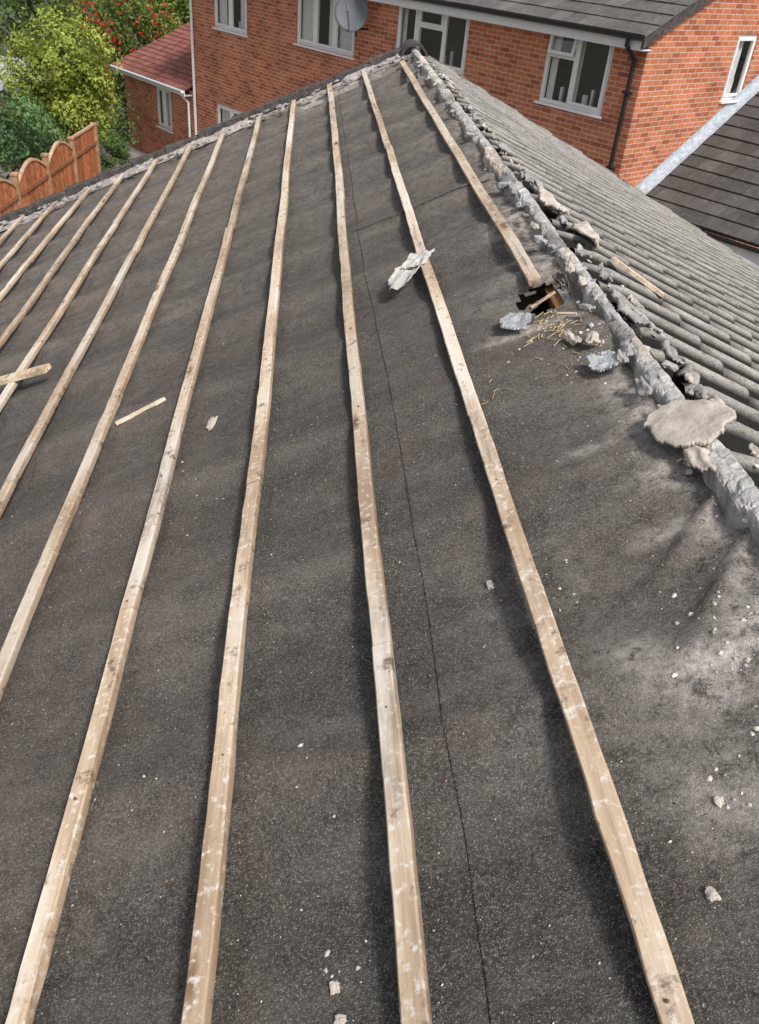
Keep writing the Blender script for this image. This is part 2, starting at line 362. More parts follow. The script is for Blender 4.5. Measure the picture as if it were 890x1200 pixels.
import bmesh
def rock(mbd,c,dims,seed,sub=2,rough=.35,col=None,rz=None,tilt=.2,angular=True):
    bm=bmesh.new(); bmesh.ops.create_icosphere(bm,subdivisions=sub,radius=1)
    r=random.Random(seed); Rm=Matrix.Rotation(r.uniform(0,6.28) if rz is None else rz,3,'Z')@Matrix.Rotation(r.uniform(-tilt,tilt),3,'X')@Matrix.Rotation(r.uniform(-tilt,tilt),3,'Y')
    off=Vector((seed*3.7,seed*1.3,seed*7.1)); vv=[]
    for v in bm.verts:
        p=v.co.copy()
        if angular: p=Vector([math.copysign(abs(x)**.6,x) for x in p])
        k=1+rough*mn.noise(p*1.1+off)*1.3+rough*.5*mn.noise(p*3+off)+rough*.25*mn.noise(p*8+off)
        p=p*k; p=Vector((p.x*dims[0],p.y*dims[1],p.z*dims[2])); vv.append(Rm@p+Vector(c))
    ff=[[v.index for v in f.verts] for f in bm.faces]; bm.free(); mbd.add(vv,ff,col)
# ridge mortar bed
sN=np.arange(-.085,.0901,.0055); vN=np.arange(-1.3,8.45,.0075)
S,VV=np.meshgrid(sN,vN,indexing='ij')
def ridge_pos(s,v,h):
    ang=-2*TH
    uu=np.where(s<0,RU+s,RU+s*math.cos(ang)); wz=np.where(s<0,0,s*math.sin(ang)-.03*sm(0,.05,s))
    return np.stack([uu+np.where(s>0,h*math.sin(-ang)*.8,0),v,wz+h],-1)
def voro(x,y,seed):
    r=np.random.default_rng(seed); J=r.random((64,2048,3)); xi=np.floor(x).astype(int);yi=np.floor(y).astype(int)
    d1=np.full(x.shape,9.);d2=np.full(x.shape,9.);cid=np.zeros(x.shape)
    for dx in(-1,0,1):
        for dy in(-1,0,1):
            cx=xi+dx;cy=yi+dy; j=J[cx%64,cy%2048]; d=np.hypot(cx+j[...,0]-x,cy+j[...,1]-y)
            nw=d<d1; d2=np.where(nw,d1,np.minimum(d2,d)); cid=np.where(nw,j[...,2],cid); d1=np.where(nw,d,d1)
    return d1,d2-d1,cid
wx=S+.022*(fbm(S*22,VV*22,170,3)-.5);wy=VV+.045*(fbm(S*18,VV*18,174,3)-.5)
d1,cr,cid=voro(wx*31+5,wy*23+40,5)
_,cr2,cid2=voro(wx*9+9,wy*5+30,8)
cen=.004+.030*(fbm(VV*2.2,VV*0,72,3)-.5)
wdt=.028+.018*vn(VV*8,VV*0,73)+.014*vn(VV*26,VV*0,76)
prof=np.exp(-(np.abs(S-cen)/wdt)**8)
blk=sm(.0,.18,cr)*(.3+.7*cid)
miss=(cid2<.22)*sm(.0,.2,cr2)
Hh=prof*(.006+.010*blk+.014*cid2+.012*fbm(S*50,VV*50,74,4))*(.55+.55*vn(VV*1.1,VV*0,79))*(1-.6*miss)-.035*(1-prof)
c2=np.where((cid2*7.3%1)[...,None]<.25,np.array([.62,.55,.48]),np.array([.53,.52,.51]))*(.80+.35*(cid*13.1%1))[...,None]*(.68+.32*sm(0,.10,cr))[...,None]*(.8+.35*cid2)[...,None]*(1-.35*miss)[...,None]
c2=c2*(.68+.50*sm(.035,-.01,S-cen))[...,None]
P=ridge_pos(S,VV,Hh).reshape(-1,3); a,b=S.shape; idx=np.arange(a*b).reshape(a,b)
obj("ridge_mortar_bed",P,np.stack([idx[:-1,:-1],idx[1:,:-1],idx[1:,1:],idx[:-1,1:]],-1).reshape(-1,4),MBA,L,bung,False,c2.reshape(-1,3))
mb=MB(); mb2=MB()
for i in range(300):
    v=random.choice([random.uniform(.9,8.3),random.uniform(1.2,4.5)]); s=random.gauss(.01,.05)
    d=random.choice([.003,.004,.005,.006,.009]); d*=random.uniform(.7,1.3)
    p=ridge_pos(np.array(s),np.array(v),np.array(max(.003,.016-abs(s-.005)*.35)))
    tgt=mb if random.random()<.75 else mb2
    rock(tgt,p,(d*random.uniform(.8,1.6),d*random.uniform(.8,1.8),d*.5),i,1,.45,tilt=.4)
mb.make("mortar_rubble_grey",MG,L,bung); mb2.make("mortar_rubble_beige",MBG,L,bung)
def chunk(name,c,dims,seed,mat,M=L,rz=0.,rough=.45,sub=4,tilt=.15):
    m=MB(); rock(m,c,dims,seed,sub,rough,None,rz,tilt); return m.make(name,mat,M)
def sheet(name,cu,cv,su,sv,rot,mat,seed,curl=.02,base=.0,M=L,th=.004,axis=0,ragged=.45,n=30,lay=0.,smooth=True,par=None,wob=.003):
    vv=[];ff=[];id={}
    for i in range(n):
        for j in range(n):
            x=(i/(n-1)-.5)*2.3;y=(j/(n-1)-.5)*2.3
            rr=math.hypot(x,y)+ragged*(mn.noise(Vector((x*1.4,y*1.4,seed))))+.12*mn.noise(Vector((x*5,y*5,seed))) 
            if rr>1: continue
            px=x*su*math.cos(rot)-y*sv*math.sin(rot);py=x*su*math.sin(rot)+y*sv*math.cos(rot)
            q=x if axis==0 else y
            w=base+curl*(.6*q*q+.5*mn.noise(Vector((x*1.7,y*1.7,seed+5))) )+wob*mn.noise(Vector((x*6,y*6,seed)))+lay*math.floor(2.5*(mn.noise(Vector((x*1.1,y*1.1,seed+9)))+1))
            id[i,j]=len(vv); vv.append((cu+px,cv+py,w))
    for i in range(n-1):
        for j in range(n-1):
            k=[(i,j),(i+1,j),(i+1,j+1),(i,j+1)]
            if all(q in id for q in k): ff.append([id[q] for q in k])
    if not ff: return None
    o=obj(name,vv,ff,mat,M,par,smooth,np.tile([.25,.2,.3],(len(vv),1))); md=o.modifiers.new("s","SOLIDIFY"); md.thickness=th; md.offset=-1; return o
sheet("mortar_shard",.455,1.64,.090,.100,.45,MBG,3,-.024,.046,L,.010,0,.28,52,0.,True,None,.0015)
sheet("mortar_shard",.43,1.52,.030,.055,.15,MBG,13,-.02,.028,L,.009,0,.35,30,0.,True,None,.0015)
sheet("mortar_shard",.09,3.58,.050,.15,.15,MBG,23,-.04,.095,R,.011,0,.3,36,0.,True,None,.002)
sheet("mortar_shard",.18,3.30,.065,.15,-.3,MBG,33,-.04,.095,R,.011,0,.3,36,0.,True,None,.002)
sheet("mortar_shard",.08,3.95,.03,.10,.3,MG,63,-.03,.09,R,.010,0,.3,30,0.)
sheet("mortar_shard",.06,2.45,.035,.08,.3,MG,53,-.02,.07,R,.010,0,.35,24,0.)
sheet("mortar_shard",.33,2.25,.020,.045,.2,MBG,73,-.02,.024,L,.008,0,.35,24,0.)
sheet("mortar_shard",.375,2.21,.022,.04,-.3,MBG,83,-.02,.028,L,.008,0,.35,24,0.)
shp=empty("broken_ridge_tile_pieces")
for i in range(44):
    v=random.uniform(1.3,7.6); a=random.uniform(.02,.17); sc=random.uniform(.5,1.15)*(1 if v<4 else .85)
    sheet("piece_%d"%(i+1),a,v,.026*sc,.072*sc,random.uniform(-.5,.5),random.choice([MG,MG,SL,MBG]),100+i*3,-.034*sc,.078-.1*a,R,.007,0,.28,18,0.,True,shp,.0015)
for i in range(24):
    v=random.uniform(1.3,7.6); sc=random.uniform(.5,1.)
    sheet("fragment_%d"%(i+1),random.uniform(.41,.465),v,.022*sc,.052*sc,random.uniform(-.5,.5),random.choice([MG,SL,MBG]),300+i*3,-.022*sc,.026,L,.006,0,.28,18,0.,True,shp,.0015)
sheet("slate_fragment",.205,2.50,.050,.060,.3,SL,11,.018,.012,L,.006,0,.4,26,0,False)
sheet("slate_fragment",.375,2.07,.042,.055,.7,SL,17,.016,.014,L,.006,1,.4,22,0,False)
chunk("mortar_chunk",(.42,1.08,.012),(.014,.02,.006),21,MG,rz=.3)
chunk("mortar_chunk",(-.89,2.62,fw(-.89,2.62)+.004),(.012,.035,.008),22,MBG,rz=-.3)
chunk("mortar_chunk",(-.47,.62,fw(-.47,.62)+.003),(.007,.008,.003),23,MBG)
chunk("mortar_chunk",(-.46,.57,fw(-.46,.57)+.003),(.008,.006,.003),24,MBG)
chunk("mortar_chunk",(.10,.62,fw(.1,.62)+.003),(.008,.009,.004),25,MBG)
chunk("mortar_chunk",(-.09,1.39,fw(-.09,1.39)+.003),(.008,.010,.004),26,SL)
chunk("mortar_chunk",(.165,.76,fw(.165,.76)+.003),(.006,.008,.003),27,MBG)
PALE=m_mortar("pale_torn_sheet",(.46,.43,.40),(.60,.57,.53),(.70,.67,.63))
sheet("torn_felt_scrap",-.085,3.19,.055,.16,-.45,PALE,3,.035,.030,L,.003,0,.5)
sheet("torn_felt_scrap",-.03,3.26,.035,.09,-.9,PALE,15,.03,.034,L,.003,1,.5)
sheet("torn_felt_flap",.398,2.67,.016,.06,.1,FELT,8,.04,.006,L,.003)
sheet("torn_felt_flap",.262,2.56,.035,.018,.2,FELT,18,.02,.004,L,.003)
mb=MB()
for i in range(55):
    u=random.gauss(.30,.05);v=random.gauss(2.36,.10);a=random.uniform(0,3.14);l=random.uniform(.01,.045)
    if u>.44: continue
    w=fw(u,v)+random.uniform(.002,.008); mb.cyl((u,v,w),(u+l*math.cos(a),v+l*math.sin(a),w+random.uniform(-.001,.004)),.0012,n=4,c=(.60,.46,.25))
for i in range(7):
    u=random.gauss(.05,.02);v=random.gauss(2.1,.04);a=random.uniform(0,3.14);l=random.uniform(.01,.03)
    w=fw(u,v)+.006; mb.cyl((u,v,w),(u+l*math.cos(a),v+l*math.sin(a),w),.0012,n=4,c=(.45,.32,.15))
mb.make("straw_scraps",ATT,L)
# ------------------------------------------------------------------ verge of stripped slope
mb=MB(); mb2=MB()
us2=np.arange(-6.3,.40,.02)
sN=np.arange(0,.27,.018); S,UU=np.meshgrid(sN,us2,indexing='ij')
msk=sm(.42,.62,vn(UU*2.2,UU*0,83)+.25*vn(UU*9,S*9,84)-.1)
hh=.034*np.exp(-((S-.15)/.07)**4)*(.15+1.0*fbm(S*22,UU*14,81,3))*(.1+.9*msk)-.010*(1-msk)-.004
P=np.stack([UU,vedge(UU)-.30+S,hh+felt_w(UU,vedge(UU)-.30+S)*.5],-1).reshape(-1,3); a,b=S.shape; idx=np.arange(a*b).reshape(a,b)
obj("verge_mortar",P,np.stack([idx[:-1,:-1],idx[:-1,1:],idx[1:,1:],idx[1:,:-1]],-1).reshape(-1,4),m_mortar("white_lime_mortar",(.26,.22,.20),(.46,.40,.37),(.68,.65,.62)),L,bung)
for i in range(190):
    u=random.uniform(-5,.4); d=random.uniform(.007,.024); rock(mb2,(u,vedge(u)-random.uniform(.06,.42),.010),(d*1.5,d,d*.45),i+900,1,.4)
mb2.make("verge_rubble",MG,L,bung)
x=-6.3
while x<.38:
    l=.335; j=random.uniform(-.006,.006); tl=.010; v=[]
    for (uu,h1) in((x+.004,.050+j+tl),(x+l,.038+j)):
        e=vedge(uu); v+=[(uu,e-.06,-.01),(uu,e+.04,-.03),(uu,e+.045,h1-.006),(uu,e+.03,h1),(uu,e-.045,h1),(uu,e-.06,h1-.008)]
    mb.add(v,[(i,(i+1)%6,6+(i+1)%6,6+i) for i in range(6)]+[(5,4,3,2,1,0),(6,7,8,9,10,11)]); x+=l
mb.make("verge_edge_tiles",DKEDGE,L,bung)
n=14; v=[];f=[]; e=RO+Vector((0,0,-.05))
for yy,rr in((8.30,.115),(8.62,.115),(8.30,.095),(8.62,.095)):
    for i in range(n+1):
        t=math.pi*(i/n)*1.1-.05*math.pi; v.append((e.x+rr*math.cos(t)*1.05,yy,e.z+rr*math.sin(t)))
q=n+1
for i in range(n): f+=[(i,i+1,q+i+1,q+i),(2*q+i,3*q+i,3*q+i+1,2*q+i+1),(i,2*q+i,2*q+i+1,i+1),(q+i,q+i+1,3*q+i+1,3*q+i)]
obj("ridge_end_tile",v,f,DKEDGE,None,bung)
# ------------------------------------------------------------------ tiled slope (right)
PER=.185; CO=.335
def vedR(a): return 8.42-.20*a
vv=np.arange(-1.3,8.56,.0103)
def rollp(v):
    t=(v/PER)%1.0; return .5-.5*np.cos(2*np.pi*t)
def roll(v): return .055*rollp(v)
rows=[];rc=[]; nc=20
T1=rng.random((400,60));T2=rng.random((400,60))
for c in range(nc):
    a0=.045+c*CO; a1=a0+CO; tid=np.floor(vv/(2*PER)).astype(int); rnd=T1[tid+50,c]; rnd2=T2[tid+50,c]
    for k,(aa,hh) in enumerate(((a0,.004),(a0+.3*CO,.009),(a0+.65*CO,.013),(a1-.014,.018),(a1-.003,.015),(a1+.001,.0))):
        jag=(rnd-.5)*.014 + (fbm(vv*20,vv*0+c,91,2)-.5)*.006
        if k<3: jag=jag*0
        top=0
        if c==0 and k==0: top=(fbm(vv*6,vv*0,93,3)-.5)*.08
        hr=roll(vv)*(.6 if (c==0 and k==0) else 1)
        rows.append(np.stack([aa+jag+top,np.minimum(vv,vedR(aa)),hh+hr+(rnd2-.5)*.005+.003],-1))
        g=(.88+.24*rnd2)*(.05+1.2*sm(.62,.99,rollp(vv)))*(1 if k<4 else .5)  # bright crests, darkened flanks and valleys: rib shade painted in, plus dirt
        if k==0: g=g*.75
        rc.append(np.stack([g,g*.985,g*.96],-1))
P=np.array(rows);a,b=P.shape[:2]; idx=np.arange(a*b).reshape(a,b)
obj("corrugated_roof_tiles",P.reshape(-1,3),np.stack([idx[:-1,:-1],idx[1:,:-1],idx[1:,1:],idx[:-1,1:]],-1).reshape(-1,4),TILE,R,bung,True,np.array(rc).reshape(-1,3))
mb=MB()
for i in range(900):
    a=.06+abs(random.gauss(0,.30)) if random.random()<.9 else random.uniform(0,4); v=random.uniform(.8,7.6); s=random.uniform(.003,.009)*(1.3 if a<.3 else .7)
    c=random.choice(pal[:5]+[(.06,.07,.03)]); bit(a,v,.010+float(roll(v)),s,c)
mb.make("tile_debris",ATT,R)
mb=MB(); mb2=MB()
for i in range(80):
    a=.05+abs(random.gauss(0,.08));v=random.uniform(1.2,8); d=random.uniform(.006,.015)
    rock(mb if i%3 else mb2,(a,v,.05),(d,d*random.uniform(1,2.),d*.5),i+500,1,.5,tilt=.5)
mb.make("broken_mortar_pieces",MG,R,bung); mb2.make("broken_mortar_pieces_beige",MBG,R,bung)
mb=MB(); x=.06
while x<6.6:
    v=[]
    for (aa,h1) in((x+.003,.022),(x+.335,.036)):
        e=vedR(aa); v+=[(aa,e-.03,-.02),(aa,e+.03,-.05),(aa,e+.03,h1-.006),(aa,e+.02,h1),(aa,e-.02,h1),(aa,e-.03,h1-.01)]
    mb.add(v,[(i,(i+1)%6,6+(i+1)%6,6+i) for i in range(6)]+[(5,4,3,2,1,0),(6,7,8,9,10,11)]); x+=.335
mb.make("right_verge_tiles",DKEDGE,R,bung)
eL=L@Vector((-6.2,0,-.2)); eR=R@Vector((6.5,0,-.2)); rz=RO.z-.25
v=[]
for y in(-1.2,6.9): v+=[(eL.x,y,0),(eR.x,y,0),(eR.x,y,eR.z),(RO.x,y,rz),(eL.x,y,eL.z)]
f=[(0,1,2,3,4),(9,8,7,6,5),(0,5,6,1),(1,6,7,2),(0,4,9,5)]
obj("walls",v,f,BRICK,None,bung)

# ------------------------------------------------------------------ neighbouring brick house
house=empty("brick_house",H)
def P_(mb,name,mat,bevel=0,smooth=False,par=None,M=H): return mb.make(name,mat,M,par or house,smooth,bevel)
def wallgrid(x0,x1,z0,z1,holes,axis='x',pos=0.,th=.25):
    xs=sorted({x0,x1}|{h[0] for h in holes}|{h[1] for h in holes}); zs=sorted({z0,z1}|{h[2] for h in holes}|{h[3] for h in holes})
    m=MB()
    for i in range(len(xs)-1):
        for j in range(len(zs)-1):
            cx=(xs[i]+xs[i+1])/2;cz=(zs[j]+zs[j+1])/2
            if any(h[0]<cx<h[1] and h[2]<cz<h[3] for h in holes): continue
            if axis=='x': m.add([(xs[i],pos,zs[j]),(xs[i+1],pos,zs[j]),(xs[i+1],pos,zs[j+1]),(xs[i],pos,zs[j+1])],[(0,1,2,3)])
            else: m.add([(pos,xs[i],zs[j]),(pos,xs[i+1],zs[j]),(pos,xs[i+1],zs[j+1]),(pos,xs[i],zs[j+1])],[(0,1,2,3)])
    for h in holes:
        a,b,c,d=h
        if axis=='x': q=[(a,pos,c),(b,pos,c),(b,pos,d),(a,pos,d),(a,pos+.12,c),(b,pos+.12,c),(b,pos+.12,d),(a,pos+.12,d)]
        else: q=[(pos,a,c),(pos,b,c),(pos,b,d),(pos,a,d),(pos-.12,a,c),(pos-.12,b,c),(pos-.12,b,d),(pos-.12,a,d)]
        m.add(q,[(0,4,5,1),(1,5,6,2),(2,6,7,3),(3,7,4,0)])
    return m
XR=.12
W1=(-1.80,-.48,3.90,4.98); W2=(-5.52,-3.60,4.0,4.97); W3=(-8.76,-6.75,3.84,4.88); W4=(-12.15,-10.7,3.74,4.80); W5=(-12.15,-10.75,1.0,2.06)
holes=[W1,W2,W3,W4,W5]
P_(wallgrid(-13.2,XR,0,5.12,holes),"front_wall",BRICK)
SW=(2.5,3.15,4.12,5.12)
m=wallgrid(0,7.5,0,5.12,[SW],'y',XR)
PIT=math.radians(23); zt=5.12+3.75*math.tan(PIT)
m.add([(XR,0,5.12),(XR,7.5,5.12),(XR,3.75,zt)],[(0,1,2)]); m.add([(-13.2,0,5.12),(-13.2,7.5,5.12),(-13.2,3.75,zt),(-13.2,0,0),(-13.2,7.5,0)],[(1,0,2),(3,0,1,4)])
P_(m,"side_walls",BRICK)
def window(hl,lights,M2=None,name="window",curt=(),pos=0.,openers=()):
    a,b,c,d=hl; fr=MB();gl=MB();cu=MB();dk=MB();si=MB(); y0=pos+.03;y1=pos+.095; F=.055
    fr.box(a,b,y0,y1,c,c+F);fr.box(a,b,y0,y1,d-F,d);fr.box(a,a+F,y0-.001,y1+.001,c+F,d-F);fr.box(b-F,b,y0-.001,y1+.001,c+F,d-F)
    xs=[a+F]+[a+(b-a)*t for t in lights]+[b-F]
    for i,t in enumerate(lights): xm=a+(b-a)*t; fr.box(xm-.03,xm+.03,y0-.002,y1+.002,c+F,d-F)
    for i in range(len(xs)-1):
        l=xs[i]+(0 if i==0 else .03); r=xs[i+1]-(0 if i==len(xs)-2 else .03)
        def sash(z0,z1,ang=0.):
            s=.045; T=Matrix.Translation((0,y0,z1))@Matrix.Rotation(-ang,4,'X')@Matrix.Translation((0,-y0,-z1))
            fr.box(l,r,y0-.018,y0+.03,z0,z0+s,M=T);fr.box(l,r,y0-.018,y0+.03,z1-s,z1,M=T);fr.box(l,l+s,y0-.017,y0+.029,z0+s,z1-s,M=T);fr.box(r-s,r,y0-.017,y0+.029,z0+s,z1-s,M=T)
            gl.add([T@Vector(p) for p in((l+s,y0+.01,z0+s),(r-s,y0+.01,z0+s),(r-s,y0+.01,z1-s),(l+s,y0+.01,z1-s))],[(0,1,2,3)])
        if i in openers:
            zm=c+F+(d-c)*.60; fr.box(l,r,y0-.001,y1,zm-.025,zm+.025)
            sash(zm+.025,d-F,ang=math.radians(openers[i]))
            gl.add([(l,y0+.03,c+F),(r,y0+.03,c+F),(r,y0+.03,zm-.025),(l,y0+.03,zm-.025)],[(0,1,2,3)])
        else: sash(c+F,d-F)
    q=pos+.9; dk.add([(a,pos+.1,c),(b,pos+.1,c),(b,pos+.1,d),(a,pos+.1,d),(a-.2,q,c-.1),(b+.2,q,c-.1),(b+.2,q,d),(a-.2,q,d)],[(4,5,6,7),(0,1,5,4),(1,2,6,5),(2,3,7,6),(3,0,4,7)])
    for t,w_,h_ in((.24,.05,.16),(.60,.08,.12),(.72,.04,.22)):
        x=a+(b-a)*t; cu.box(x,x+w_,pos+.15,pos+.2,c+.01,c+F+.04+h_)
    for (t0,t1) in curt:
        n=max(6,int((t1-t0)*(b-a)/.03)); v=[];f=[]
        for i in range(n+1):
            x=a+(b-a)*(t0+(t1-t0)*i/n); yy=pos+.12+.012*math.sin(i*1.9)+.004*random.random(); v+=[(x,yy,c+.02),(x,yy,d-.02)]
            if i: f.append((2*i-2,2*i,2*i+1,2*i-1))
        cu.add(v,f)
    si.box(a-.04,b+.04,pos-.05,pos+.03,c-.035,c-.002)
    MM=M2 or H
    fr.make(name+"_frame",WHITE,MM,house,bevel=.004); gl.make(name+"_glass",GLASS,MM,house); dk.make(name+"_room",DARK,MM,house); si.make(name+"_sill",WHITE,MM,house,bevel=.004)
    cu.make(name+"_curtain",CURT,MM,house,False)
window(W1,(.46,),curt=((.05,.16),(.41,.46),(.48,.53),(.88,.97)),openers={0:10})
window(W2,(.30,.66),curt=((.03,.10),(.91,.97)),openers={1:0})
window(W3,(.33,.66),curt=((.03,.33),(.5,.62),(.68,.97)))
window(W4,(.5,),curt=((.05,.3),(.7,.95)))
window(W5,(.5,),curt=((.05,.45),))
SH=H@frame((0,1,0),(-1,0,0),(0,0,1),(XR,0,0))
window(SW,(),SH,"side_window",curt=((.05,.7),))
def tileroof(name,M,w,l,mat,parent,tw=.30,co=.33,seed=0,x0=0.,th=.022,gapf=.006):
    r=random.Random(seed); m=MB()
    for j in range(int(l/co)+1):
        y0=j*co
        if y0>l-.05: break
        y1=min(l,y0+co+.04); o=(tw/2 if j%2 else 0)
        n=int(w/tw)+2
        for i in range(n):
            a=max(x0,x0+i*tw-o+gapf/2);b=min(x0+w,x0+(i+1)*tw-o-gapf/2)
            if b-a<.03: continue
            z=r.uniform(0,.005); g=r.uniform(.78,1.22); hb=th+.012
            m.add([(a,y0,z),(b,y0,z),(b,y0,z+hb),(a,y0,z+hb),(a,y1,-.004),(b,y1,-.004),(b,y1,.012+z),(a,y1,.012+z)],
                  [(0,1,2,3),(3,2,6,7),(0,3,7,4),(1,5,6,2)],(g,g*.99,g*.97))
    return m.make(name,mat,M,parent)
def slopeM(base,o,pit):
    return base@frame((1,0,0),(0,math.cos(pit),math.sin(pit)),(0,-math.sin(pit),math.cos(pit)),o)
ov=.30
tileroof("roof_tiles",slopeM(H,(-13.35,-ov,5.16-ov*math.tan(PIT)+.06),PIT),13.35+XR+.10,4.3,TILE_H,house,seed=2)
m=MB(); z0=5.16-ov*math.tan(PIT)
z1=z0+ (3.75+ov)*math.tan(PIT)
m.add([(-13.3,-ov+.02,z0+.04),(XR+.08,-ov+.02,z0+.04),(XR+.08,3.75,z1+.03),(-13.3,3.75,z1+.03),(XR+.08,7.8,z0+.04),(-13.3,7.8,z0+.04)],[(0,1,2,3),(3,2,4,5)]); P_(m,"roof_deck",DARK)
m=MB(); m.box(-13.25,XR+.06,-ov+.03,-ov+.05,z0-.12,z0+.05); m.box(-13.25,XR+.06,-ov+.05,-.002,z0-.12,z0-.105)
P_(m,"fascia_and_soffit",WHITE)
m=MB(); a=(XR+.07,-ov,z0-.02);b=(XR+.07,3.75,z1-.02)
m.add([(XR+.062,a[1],a[2]-.07),(XR+.062,b[1],b[2]-.07),(XR+.062,b[1],b[2]+.06),(XR+.062,a[1],a[2]+.06),(XR+.10,a[1],a[2]-.07),(XR+.10,b[1],b[2]-.07),(XR+.10,b[1],b[2]+.06),(XR+.10,a[1],a[2]+.06)],[(0,3,2,1),(4,5,6,7),(0,1,5,4),(3,7,6,2),(0,4,7,3)])
P_(m,"gable_verge",DKEDGE)
def gutter(x0,x1,y,z,name,mat,r=.06,M=H,par=None):
    v=[];f=[];n=8
    for x in(x0,x1):
        for rr in(r,r-.006):
            for i in range(n+1):
                t=math.pi+math.pi*i/n; v.append((x,y+rr*math.cos(t),z+rr*math.sin(t)))
    q=n+1
    for i in range(n): f+=[(i,i+1,2*q+i+1,2*q+i),(q+i,3*q+i,3*q+i+1,q+i+1),(i,q+i,q+i+1,i+1),(2*q+i,2*q+i+1,3*q+i+1,3*q+i)]
    f+=[(0,2*q,3*q,q),(n,q+n,3*q+n,2*q+n)]
    return obj(name,v,f,mat,M,par or house)
gutter(-13.3,XR+.09,-ov-.035,z0+.06,"gutter",BLACK,.05)
m=MB(); dx=-.04
m.cyl((dx,-ov-.035,z0+.02),(dx,-ov-.035,z0-.09),.034,n=12); m.cyl((dx,-ov-.035,z0-.07),(dx,-.06,z0-.28),.034,n=12); m.cyl((dx,-.06,z0-.26),(dx,-.06,.1),.034,n=12)
for z in(4.3,3.2,2.): m.box(dx-.06,dx+.06,-.1,-.002,z,z+.04)
P_(m,"downpipe",BLACK)
m=MB(); m.cyl((-13.12,-.06,0),(-13.12,-.06,4.9),.035,n=12); P_(m,"white_downpipe",WHITE)
m=wallgrid(-17.1,-13.2,0,2.15,[(-15.25,-14.42,.92,1.97)],'x',-.05)
m.add([(-17.1,-.05,0),(-17.1,4.9,0),(-17.1,4.9,2.1),(-17.1,2.4,3.2),(-17.1,-.05,2.15)],[(4,3,2,1,0)])
P_(m,"extension_walls",BRICK)
window((-15.25,-14.42,.92,1.97),(.5,),name="extension_window",pos=-.05,curt=((.1,.9),))
EP=math.atan2(1.1,2.7)
tileroof("extension_roof_tiles",slopeM(H,(-17.35,-.3,2.16),EP),4.13,2.92,TILE_R,house,seed=5,tw=.2,co=.2)
m=MB(); m.add([(-17.33,-.28,2.14),(-13.22,-.28,2.14),(-13.22,2.45,3.23),(-17.33,2.45,3.23),(-13.22,5.2,2.1),(-17.33,5.2,2.1)],[(0,1,2,3),(3,2,4,5)]); P_(m,"extension_deck",DARK)
m=MB(); m.box(-17.35,-13.22,-.31,-.285,2.03,2.15); m.box(-17.35,-13.22,-.285,-.055,2.03,2.045)
m.add([(-17.37,-.3,2.06),(-17.37,2.45,3.16),(-17.37,2.45,3.28),(-17.37,-.3,2.18)],[(0,1,2,3)]); P_(m,"extension_fascia",WHITE)
gutter(-17.4,-13.2,-.36,2.17,"extension_gutter",WHITE)
m=MB(); m.cyl((-13.35,-.36,2.1),(-13.35,-.12,1.85),.03,n=10); m.cyl((-13.35,-.12,1.86),(-13.35,-.12,0),.03,n=10); P_(m,"extension_downpipe",WHITE)
GP=math.atan(.534)
tileroof("garage_roof_tiles",slopeM(H,(XR+.16,.42,2.57+.064),GP),6.3,4.3,TILE_G,house,tw=.30,co=.30,seed=8,th=.028,gapf=.01)
m=MB(); m.add([(XR,.44,2.55+.064),(XR+6.4,.44,2.55+.064),(XR+6.4,4.2,2.55+3.88*.534),(XR,4.2,2.55+3.88*.534)],[(0,1,2,3)])
P_(m,"garage_deck",DARK)
m=wallgrid(XR,XR+6.3,0,2.50,[],'x',.70); P_(m,"garage_wall",BRICK)
m=MB(); m.box(XR+.01,XR+6.4,.42,.445,2.36,2.60); m.box(XR+.01,XR+6.4,.445,.695,2.36,2.375); P_(m,"garage_fascia",WHITE)
gutter(XR+.01,XR+6.4,.36,2.61,"garage_gutter",BLACK,.055)
MS=slopeM(H,(XR,.30,2.57),GP)
v=[];f=[]
for i in range(22):
    y=i*.2; z=.045+.006*random.random(); v+=[(.003,y,z+.12+.01*random.random()),(.012,y,z+.012),(.17+.01*random.random(),y,z)]
    if i: b=3*i; f+=[(b-3,b-2,b+1,b),(b-2,b-1,b+2,b+1)]
obj("lead_flashing",v,f,LEAD,MS,house,True)
# satellite dish
dish=empty("satellite_dish")
c=H@Vector((-6.35,-.45,4.70)); nrm=Vector((-.25,-.92,.30)).normalized()
q=nrm.to_track_quat('Z','Y'); MD=Matrix.Translation(c)@q.to_matrix().to_4x4()
v=[(0,0,-.06)];f=[];nr,ns=6,28
for i in range(1,nr+1):
    r=i/nr
    for j in range(ns): t=2*math.pi*j/ns; v.append((.33*r*math.cos(t),.36*r*math.sin(t),-.06+.06*r*r))
for j in range(ns): f.append((0,1+j,1+(j+1)%ns))
for i in range(nr-1):
    for j in range(ns): a=1+i*ns+j;b=1+i*ns+(j+1)%ns; f.append((a,a+ns,b+ns,b))
o=obj("reflector",v,f,DISH,MD,dish,True); sd=o.modifiers.new("s","SOLIDIFY"); sd.thickness=.008
m=MB(); m.cyl((0,-.33,0),(0,-.05,.36),.012,n=8); m.cyl((0,-.09,.34),(0,.03,.34),.03,n=10); m.make("lnb_arm",DISH,MD,dish)
m=MB(); w=H@Vector((-6.35,0,4.40)); pm=H@Vector((-6.35,-.30,4.40)); m.cyl(w,pm,.02,n=8); m.cyl(pm,c-nrm*.08,.02,n=8); m.cyl(pm,pm+Vector((0,0,-.12)),.02,n=8); m.make("wall_bracket",BLACK,None,dish)

